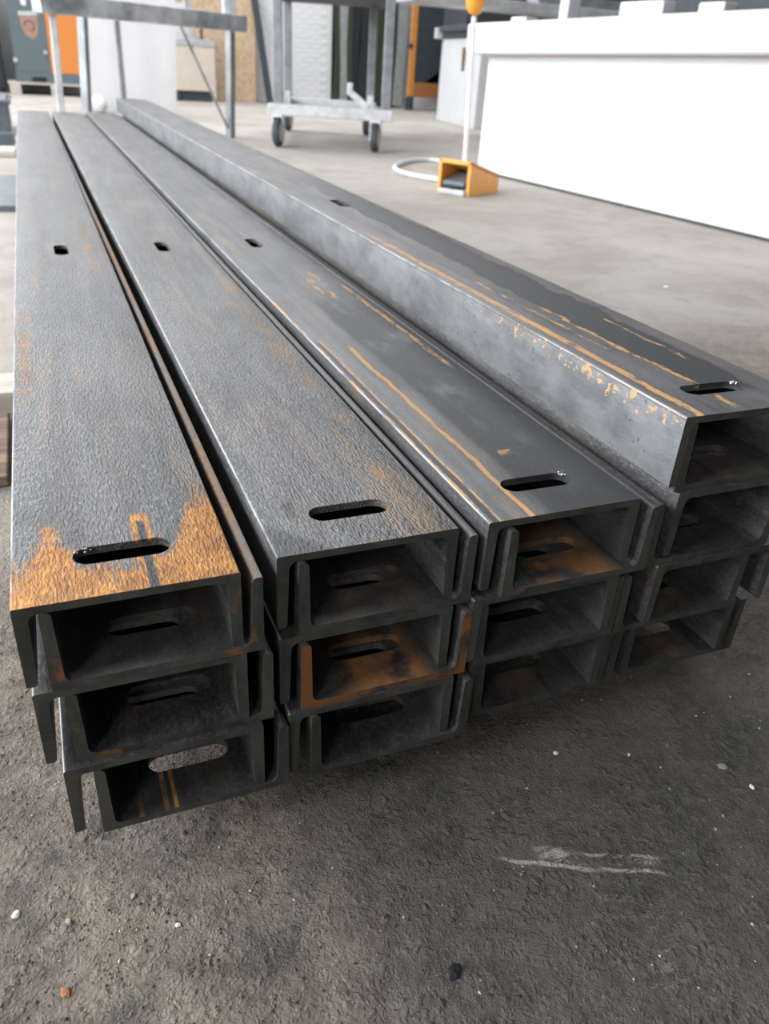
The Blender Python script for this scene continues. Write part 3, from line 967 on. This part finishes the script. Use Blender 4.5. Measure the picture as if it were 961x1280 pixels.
for k in range(4):
    mb = MB()
    mb.box(-0.85 + k * 1.01, -0.325, 0.12, 0.10 + k * 1.01, -0.298, 2.1, 0.01)
    d = mb.build('door', M_DARK, dk)
    mb = MB()
    mb.box(0.0 + k * 1.01, -0.35, 1.25, 0.03 + k * 1.01, -0.324, 1.55, 0.005)
    mb.build('handle', M_STEELL, d)
for x in (-0.8, 3.1):
    mb = MB()
    mb.box(x - 0.05, -0.2, 0, x + 0.05, 0.5, 0.051)
    mb.build('foot', M_DARK, dk)

# light grey cabinet with dark lid, left of the machine
gb = empty('grey_box_cabinet', (6.55, 12.98, 0), math.radians(-8))
tag(gb, 'plain light grey cabinet with a dark lid left of the white machine', 'cabinet')
M_LG = plain('light_grey_paint', (0.60, 0.615, 0.64), 0.5, var=0.04, scale=2)
mb = MB()
mb.box(0, -1.9, 0.0, 1.2, 0.0, 1.19, 0.01)
mb.build('cabinet_body', M_LG, gb)
mb = MB()
mb.box(-0.03, -1.93, 1.20, 1.23, 0.03, 1.28, 0.01)
mb.box(-0.10, -1.6, 1.28, 1.2, -0.05, 1.36, 0.01)
mb.build('lid', M_DARK, gb)
mb = MB()
mb.box(-0.14, -0.10, 1.19, -0.03, 0.03, 1.34, 0.01)
mb.build('lid_end_cap', M_STEELL, gb)

# orange-framed dark board leaning by the doorway
ob = empty('orange_framed_board', (7.55, 15.75, 0))
tag(ob, 'dark board in an orange frame standing at the far wall beside the doorway', 'board')
M_OR = plain('orange_paint', (0.58, 0.24, 0.055), 0.5, var=0.1)
M_ORD = plain('dull_orange_paint', (0.33, 0.14, 0.045), 0.6, var=0.2, scale=25)
mb = MB()
mb.box(-0.25, -0.02, 0.30, 0.85, 0.02, 2.05)
mb.build('board_panel', M_DARK, ob)
for q in ((-0.36, -0.04, 0.24, -0.25, 0.04, 2.15), (0.85, -0.04, 0.24, 0.95, 0.04, 2.15), (-0.25, -0.04, 2.05, 0.85, 0.04, 2.15)):
    mb = MB()
    mb.box(*q, 0.006)
    mb.build('frame_bar', M_OR, ob)
mb = MB()
mb.box(-0.25, -0.04, 0.24, 0.85, 0.03, 0.50, 0.004)
mb.build('kick_plate', M_ORD, ob)
mb = MB()
mb.bm.faces.new([mb.bm.verts.new(p) for p in ((-0.02, -0.035, 0.50), (0.85, -0.035, 0.50), (0.85, -0.035, 1.10))])
bmesh.ops.solidify(mb.bm, geom=mb.bm.faces[:], thickness=0.02)
mb.build('corner_gusset', M_ORD, ob)
mb = MB()
mb.lathe([(0.03, 0), (0.045, 0.02), (0.045, 0.05), (0.02, 0.06)], (0, 0, 0), 12)
k = mb.build('knob', M_DARK, ob)
k.rotation_euler = (math.pi / 2, 0, 0)
k.location = (-0.385, -0.02, 1.12)
for x in (-0.3, 0.9):
    mb = MB()
    mb.box(x - 0.04, -0.1, 0, x + 0.04, 0.15, 0.25)
    mb.build('foot', M_DARK, ob)

# ------------------------------------------------------------------ foot pedal with cable and stop button post
M_YEL = plain('orange_yellow_paint', (0.86, 0.42, 0.095), 0.4, var=0.05)
M_GREY_P = plain('grey_plastic', (0.16, 0.20, 0.22), 0.45)
pd = empty('foot_pedal', (2.716, 4.823, 0), math.atan2(-0.216, 0.140))
tag(pd, 'orange foot pedal guard with a grey treadle on the open floor', 'foot pedal')
PL = 0.258
# local x along the open front, local y goes back into the guard
mb = MB()
T = 0.022
mb.hexa([(0, 0, 0), (T, 0, 0), (T, 0.43, 0), (0, 0.43, 0), (0, 0, 0.225), (T, 0, 0.225), (T, 0.43, 0.12), (0, 0.43, 0.12)])
mb.hexa([(PL - T, 0, 0), (PL, 0, 0), (PL, 0.43, 0), (PL - T, 0.43, 0), (PL - T, 0, 0.225), (PL, 0, 0.225), (PL, 0.43, 0.12), (PL - T, 0.43, 0.12)])
mb.hexa([(0, 0, 0.20), (PL, 0, 0.20), (PL, 0.43, 0.095), (0, 0.43, 0.095), (0, 0, 0.225), (PL, 0, 0.225), (PL, 0.43, 0.12), (0, 0.43, 0.12)])
mb.box(0, 0.41, 0, PL, 0.43, 0.12)
mb.build('guard', M_YEL, pd)
mb = MB()
mb.box(T, -0.03, 0, PL - T, 0.42, 0.035, 0.006)
mb.build('base_plate', M_STEELL, pd)
mb = MB()
mb.hexa([(0.04, 0.0, 0.055), (PL - 0.04, 0.0, 0.055), (PL - 0.04, 0.25, 0.05), (0.04, 0.25, 0.05), (0.04, 0.0, 0.085), (PL - 0.04, 0.0, 0.085), (PL - 0.04, 0.25, 0.135), (0.04, 0.25, 0.135)], 0.008)
mb.build('treadle', M_GREY_P, pd)
mb = MB()
mb.lathe([(0.012, 0), (0.012, 0.02)], (PL / 2, -0.015, 0.035), 10)
mb.build('pivot_bolt', M_DARK, pd)
mb = MB()
ctl = [(2.98, 5.10), (2.97, 5.25), (2.90, 5.42), (2.835, 5.62), (2.84, 5.85), (2.93, 6.12), (3.13, 6.42), (3.36, 6.64), (3.55, 6.64), (3.62, 6.40), (3.56, 6.05), (3.42, 5.72)]
pts = []
for i in range(len(ctl) - 1):
    p0, p1, p2, p3 = (Vector(ctl[min(len(ctl) - 1, max(0, i + k))]) for k in (-1, 0, 1, 2))
    for k in range(5):
        t = k / 5
        q = 0.5 * (2 * p1 + (p2 - p0) * t + (2 * p0 - 5 * p1 + 4 * p2 - p3) * t * t + (3 * p1 - p0 - 3 * p2 + p3) * t ** 3)
        pts.append((q.x, q.y, 0.02))
mb.tube(pts, 0.019, 10)
o = mb.build('pedal_cable', plain('pale_cable', (0.66, 0.67, 0.68), 0.5), None, True)
tag(o, 'pale grey cable looping over the floor behind the orange foot pedal', 'cable')
sb = empty('stop_button_post', (3.12, 5.20, 0))
tag(sb, 'slim white post with an orange button head rising behind the foot pedal', 'button post')
mb = MB()
mb.tube([(0.0, 0, 0.02), (-0.02, 0, 0.5), (-0.045, 0, 1.10)], 0.017, 10)
mb.build('post', plain('white_pole', (0.80, 0.80, 0.81), 0.4), sb, True)
mb = MB()
mb.lathe([(0.075, 0), (0.075, 0.02), (0.03, 0.03)], (0, 0, 0), 20)
mb.build('foot', M_STEELG, sb, True)
mb = MB()
mb.lathe([(0.012, 1.085), (0.042, 1.10), (0.060, 1.13), (0.068, 1.18), (0.070, 1.30), (0.06, 1.34), (0.03, 1.36)], (-0.047, 0, 0.02), 24)
mb.build('button_head', plain('orange_plastic', (0.78, 0.33, 0.040), 0.35), sb, True)

# ------------------------------------------------------------------ steel trolley on castors
v1 = Vector((0.878, -0.398))
ang = math.atan2(v1.y, v1.x)
tr = empty('steel_trolley', (2.362, 7.796, 0), math.radians(-18.5))
tag(tr, 'grey steel trolley with posts, top shelf and four castors standing beyond the pile', 'trolley')
M_TW = plain('worn_white_paint', (0.60, 0.61, 0.63), 0.5, var=0.15, scale=8)
M_TG = plain('trolley_grey', (0.27, 0.29, 0.31), 0.45, 0.3, var=0.25, scale=6)
WDT, DPT = 0.964, 2.1
for n, q in (('front_beam', (-0.10, -0.03, 0.277, WDT + 0.16, 0.07, 0.383)), ('rear_beam', (-0.05, DPT - 0.05, 0.285, WDT + 0.1, DPT + 0.05, 0.365)),
             ('side_beam', (-0.03, 0.07, 0.29, 0.05, DPT - 0.05, 0.36)), ('side_beam', (WDT, 0.07, 0.29, WDT + 0.08, DPT - 0.05, 0.36))):
    mb = MB()
    mb.box(*q, 0.012)
    mb.build(n, M_TW, tr)
for x, y in ((0.0, 0.02), (WDT + 0.09, 0.02), (0.0, DPT), (WDT + 0.03, DPT)):
    mb = MB()
    mb.box(x - 0.045, y - 0.035, 0.36, x + 0.045, y + 0.035, 1.35, 0.006)
    mb.build('post', M_TG, tr)
mb = MB()
mb.box(-0.12, -0.08, 1.34, WDT + 0.18, DPT + 0.10, 1.42, 0.01)
mb.build('shelf', plain('trolley_shelf', (0.045, 0.05, 0.06), 0.6), tr)
M_TYRE = plain('dark_tyre', (0.055, 0.060, 0.068), 0.6)
for x, y in ((0.0, 0.0), (WDT, 0.0), (0.0, DPT), (WDT, DPT)):
    h = empty('castor', (x, y, 0), math.radians(-12))
    h.parent = tr
    mb = MB()
    mb.box(-0.055, -0.06, 0.265, 0.055, 0.06, 0.29)
    mb.box(-0.056, -0.03, 0.10, -0.044, 0.04, 0.27)
    mb.box(0.044, -0.03, 0.10, 0.056, 0.04, 0.27)
    mb.build('fork', M_TW, h)
    mb = MB()
    mb.lathe([(0.09, -0.032), (0.122, -0.032), (0.132, -0.018), (0.132, 0.018), (0.122, 0.032), (0.09, 0.032)], (0, 0, 0.133), 28, 'X')
    mb.build('tyre', M_TYRE, h, True)
    mb = MB()
    mb.lathe([(0.02, -0.042), (0.088, -0.036), (0.092, -0.03), (0.092, 0.03), (0.088, 0.036), (0.02, 0.042)], (0, 0, 0.133), 24, 'X')
    mb.build('hub', M_TW, h, True)
# cradle arms
for x, sgn in ((WDT - 0.08, 1), (0.07, -1)):
    mb = MB()
    L_ = 0.18 if sgn > 0 else 0.08
    mb.hexa([(x - L_ - 0.03, 0.0, 0.50), (x - L_ + 0.03, 0.0, 0.53), (x + 0.03, 0.0, 0.40), (x - 0.03, 0.0, 0.365), (x - L_ - 0.03, 0.05, 0.50), (x - L_ + 0.03, 0.05, 0.53), (x + 0.03, 0.05, 0.40), (x - 0.03, 0.05, 0.365)])
    mb.box(x - 0.01, 0.0, 0.38, x + 0.05, 0.05, 0.50, 0.008)
    if sgn > 0:
        mb.box(x - L_ - 0.035, 0.0, 0.50, x - L_ + 0.02, 0.05, 0.60, 0.008)
    mb.build('cradle_arm', M_TW, tr)

# ------------------------------------------------------------------ grey trestle behind the pile
ts = empty('steel_trestle', (2.06, 8.6, 0))
tag(ts, 'grey painted steel trestle with a thick cross rail behind the far end of the pile', 'trestle')
M_PATCH = plain('patchy_grey_paint', (0.47, 0.49, 0.52), 0.45, 0.2, var=0.5, scale=3.2)


def bar(a, b_, wdt, dep, mat, name, parent, bev=0.006, turn=0.0):
    a, b_ = Vector(a), Vector(b_)
    t = (b_ - a).normalized()
    u = Vector((0, 1, 0)) if abs(t.z) > 0.5 else Vector((0, 0, 1))
    s = t.cross(u).normalized()
    u = s.cross(t)
    q = Matrix.Rotation(turn, 3, t)
    s, u = q @ s, q @ u
    mb_ = MB()
    P = [a - s * wdt - u * dep, a + s * wdt - u * dep, a + s * wdt + u * dep, a - s * wdt + u * dep,
         b_ - s * wdt - u * dep, b_ + s * wdt - u * dep, b_ + s * wdt + u * dep, b_ - s * wdt + u * dep]
    mb_.hexa(P, bev)
    return mb_.build(name, mat, parent)


bar((-1.80, -1.30, 1.046), (0.165, 0.0, 1.046), 0.06, 0.072, M_PATCH, 'cross_rail', ts, 0.01)
bar((0.0, 0.02, 0), (0.035, 0.02, 0.98), 0.036, 0.036, M_STEELG, 'leg', ts, 0.004, math.radians(35))
bar((-1.72, -1.2, 0), (-1.68, -1.2, 0.98), 0.028, 0.03, M_STEELL, 'leg', ts)
bar((-1.50, -0.9, 0), (-1.435, -0.9, 0.98), 0.034, 0.034, M_STEELG, 'leg', ts, 0.004, math.radians(-32))
bar((-1.12, -0.55, 0), (-1.12, -0.55, 0.98), 0.024, 0.024, M_STEELG, 'leg', ts)
bar((-0.03, 0.0, 0.09), (-0.51, -0.30, 0.98), 0.010, 0.010, M_STEELG, 'brace', ts, 0)
bar((0.03, 0.03, 1.11), (0.025, 0.03, 1.55), 0.06, 0.05, M_PATCH, 'upright', ts)

# ------------------------------------------------------------------ things at the far wall
# white hanging sheet
sh = MB()
n = 24
A = []
for j in range(13):
    z = 0.0 + 1.5 * j / 12
    row = []
    for i in range(n + 1):
        x = 0.92 + 1.13 * i / n + 0.03 * j / 12 * (i / n)
        y = 12.1 + 0.010 * math.sin(i * 0.75 + j * 0.08) + 0.012 * math.sin(i * 0.27 - j * 0.2)
        row.append(sh.bm.verts.new((x + (0.06 * j / 12), y + 0.03 * z, z + 0.003)))
    A.append(row)
for j in range(12):
    for i in range(n):
        sh.bm.faces.new((A[j][i], A[j][i + 1], A[j + 1][i + 1], A[j + 1][i]))
bmesh.ops.solidify(sh.bm, geom=sh.bm.faces[:], thickness=0.012)
o = sh.build('white_sheet', plain('white_sheet', (0.76, 0.765, 0.78), 0.6, var=0.02, scale=2), None, True)
tag(o, 'tall white sheet with soft vertical folds standing behind the trestle', 'sheet')
mb = MB()
bmesh.ops.create_icosphere(mb.bm, subdivisions=3, radius=0.14)
for v_ in mb.bm.verts:
    k = 1 + 0.12 * noise.noise(v_.co * 9)
    v_.co = Vector((v_.co.x * k * 0.75, v_.co.y * k, v_.co.z * k * 0.8))
o = mb.build('white_bundle', plain('white_cloth', (0.66, 0.66, 0.68), 0.8), None, True)
o.location = (0.99, 11.75, 0.105)
tag(o, 'small white bundle on the floor at the left foot of the white sheet', 'bundle')

# white board above the crate
wb = empty('white_wall_board', (3.0, 16.38, 0))
tag(wb, 'white board with a tan patch fixed to the far wall above the crate', 'board')
mb = MB()
mb.box(-0.9, -0.02, 1.45, 0.0, 0.02, 2.3, 0.005)
mb.build('board_panel', M_WHITE, wb)
mb = MB()
mb.lathe([(0.16, -0.0), (0.16, 0.01)], (0, 0, 0), 20)
p_ = mb.build('tan_patch', plain('tan_paint', (0.55, 0.40, 0.22), 0.7), wb)
p_.rotation_euler = (math.pi / 2, 0, 0)
p_.location = (-0.15, -0.02, 1.69)

# crate
cr = empty('plywood_crate', (2.97, 15.75, 0))
tag(cr, 'pale beige crate with a grey lid standing before the chipboard sheet', 'crate')
M_BEIGE = plain('beige_ply', (0.62, 0.55, 0.47), 0.7, var=0.05, scale=4)
mb = MB()
mb.box(-0.38, -0.25, 0.17, 0.34, 0.25, 0.86, 0.006)
mb.build('crate_body', M_BEIGE, cr)
mb = MB()
mb.box(-0.39, -0.26, 0.86, 0.35, 0.26, 0.965, 0.008)
mb.build('lid', plain('lid_grey', (0.42, 0.44, 0.45), 0.5), cr)
mb = MB()
mb.box(-0.10, -0.275, 0.80, -0.05, -0.25, 0.89)
mb.build('latch', M_STEELG, cr)
for x in (-0.36, 0.28):
    mb = MB()
    mb.box(x, -0.24, 0, x + 0.06, 0.24, 0.172)
    mb.build('skid', M_BEIGE if x > 0 else M_DARK, cr)
mb = MB()
mb.box(-0.30, -0.20, 0.0, 0.28, 0.24, 0.165)
mb.build('base_block', M_DARK, cr)
bl = MB()
bl.box(-0.025, -0.03, 0, 0.025, 0.03, 0.32, 0.004)
o = bl.build('wooden_stick', plain('brown_stick', (0.14, 0.09, 0.06), 0.7))
o.location = (3.14, 15.75, 0.967)
tag(o, 'short dark brown stick standing on the crate lid', 'stick')

mb = MB()
mb.hexa([(3.20, 16.02, 0), (4.17, 16.02, 0), (4.17, 16.06, 0), (3.20, 16.06, 0), (3.03, 16.30, 2.2), (4.27, 16.30, 2.2), (4.27, 16.34, 2.2), (3.03, 16.34, 2.2)], 0.004)
o = mb.build('chipboard_sheet', W_TAN)
tag(o, 'tan chipboard sheet leaning on the far wall behind the trestle', 'chipboard')
o = bar((4.40, 15.85, 0.0), (4.21, 16.2, 1.75), 0.062, 0.02, M_DARK, 'dark_plank', None)
tag(o, 'narrow dark plank leaning beside the right edge of the chipboard sheet', 'plank')

# grey and orange compressor cabinet on a pallet
cb_ = empty('machine_cabinet', (0.6, 15.35, 0))
tag(cb_, 'grey machine cabinet with an orange end on a pallet at far left', 'cabinet')
M_CG = plain('slate_green_paint', (0.115, 0.15, 0.165), 0.5, var=0.05)
M_CO = plain('bright_orange_paint', (0.66, 0.235, 0.052), 0.45, var=0.03)
mb = MB()
mb.box(-0.60, 0.0, 0.19, 0.62, 0.9, 0.33, 0.006)
mb.build('base_frame', M_CG, cb_)
mb = MB()
mb.box(-0.59, 0.0, 0.33, -0.04, 0.9, 1.75, 0.01)
mb.build('grey_door', M_CG, cb_)
mb = MB()
mb.box(-0.04, 0.005, 0.33, 0.60, 0.9, 1.75, 0.01)
mb.build('orange_panel', M_CO, cb_)
mb = MB()
mb.box(-0.36, -0.012, 0.205, -0.14, 0.01, 0.265)
mb.build('fork_opening', M_BLACK, cb_)
mb = MB()
mb.lathe([(0.03, 0), (0.03, 0.03), (0.015, 0.04)], (0, 0, 0), 12)
k = mb.build('door_knob', M_STEELL, cb_)
k.rotation_euler = (math.pi / 2, 0, 0)
k.location = (-0.10, 0.0, 0.625)
mb = MB()
mb.lathe([(0.035, 0), (0.035, 0.02)], (0, 0, 0), 12)
k = mb.build('hinge_cap', M_STEELL, cb_)
k.rotation_euler = (math.pi / 2, 0, 0)
k.location = (-0.575, 0.0, 0.50)


def decal(poly, mat, name, parent, y=-0.004, th=0.004):
    mb_ = MB()
    mb_.prism(poly, y, y + th)
    return mb_.build(name, mat, parent)


em = decal([(-0.42, 1.11), (-0.16, 1.13), (-0.155, 0.98), (-0.19, 0.86), (-0.27, 0.80), (-0.36, 0.86), (-0.41, 0.97)], plain('emblem_brown', (0.36, 0.22, 0.165), 0.5), 'emblem', cb_)
decal([(-0.435, 1.12), (-0.15, 1.14), (-0.15, 1.20), (-0.435, 1.18)], plain('emblem_pale', (0.50, 0.53, 0.52), 0.5), 'emblem_bar', em)
ring = []
for a in range(-70, 200, 18):
    ring.append((-0.29 + 0.085 * math.cos(math.radians(a)), 0.985 + 0.085 * math.sin(math.radians(a))))
inn = [(-0.29 + (x + 0.29) * 0.72, 0.985 + (z - 0.985) * 0.72) for x, z in ring]
decal(ring + inn[::-1], plain('emblem_dark', (0.13, 0.10, 0.11), 0.5), 'emblem_curl', em, -0.007)
decal([(-0.37, 1.27), (-0.30, 1.26), (-0.29, 1.42), (-0.38, 1.42)], plain('label_white', (0.75, 0.76, 0.78), 0.5), 'white_label', cb_)
pl = empty('wooden_pallet', (0.6, 15.35, 0))
tag(pl, 'wooden pallet under the grey and orange machine cabinet', 'pallet')
for k in range(5):
    mb = MB()
    mb.box(-0.74, -0.08 + k * 0.22, 0.155, 0.68, 0.08 + k * 0.22, 0.185, 0.004)
    mb.build('deck_board', W_PALE, pl)
for x in (-0.72, -0.09, 0.50):
    mb = MB()
    mb.box(x, -0.08, 0, x + 0.17, 0.95, 0.156, 0.004)
    mb.build('runner', W_PALE, pl)
# dark machinery at the far left edge
dm = empty('dark_locker', (-0.80, 15.97, 0))
tag(dm, 'dark locker at the far left edge beside the grey machine cabinet', 'locker')
mb = MB()
mb.box(-0.6, -0.3, 0.06, 0.62, 0.35, 1.9, 0.02)
mb.build('locker_body', plain('near_black_paint', (0.030, 0.034, 0.042), 0.5), dm)
for x in (-0.5, 0.5):
    mb = MB()
    mb.box(x - 0.06, -0.25, 0, x + 0.06, 0.3, 0.061)
    mb.build('foot', M_DARK, dm)
mb = MB()
mb.box(-0.55, -0.325, 0.15, 0.57, -0.298, 1.8, 0.01)
mb.build('door', plain('charcoal_paint', (0.045, 0.05, 0.06), 0.5), dm)
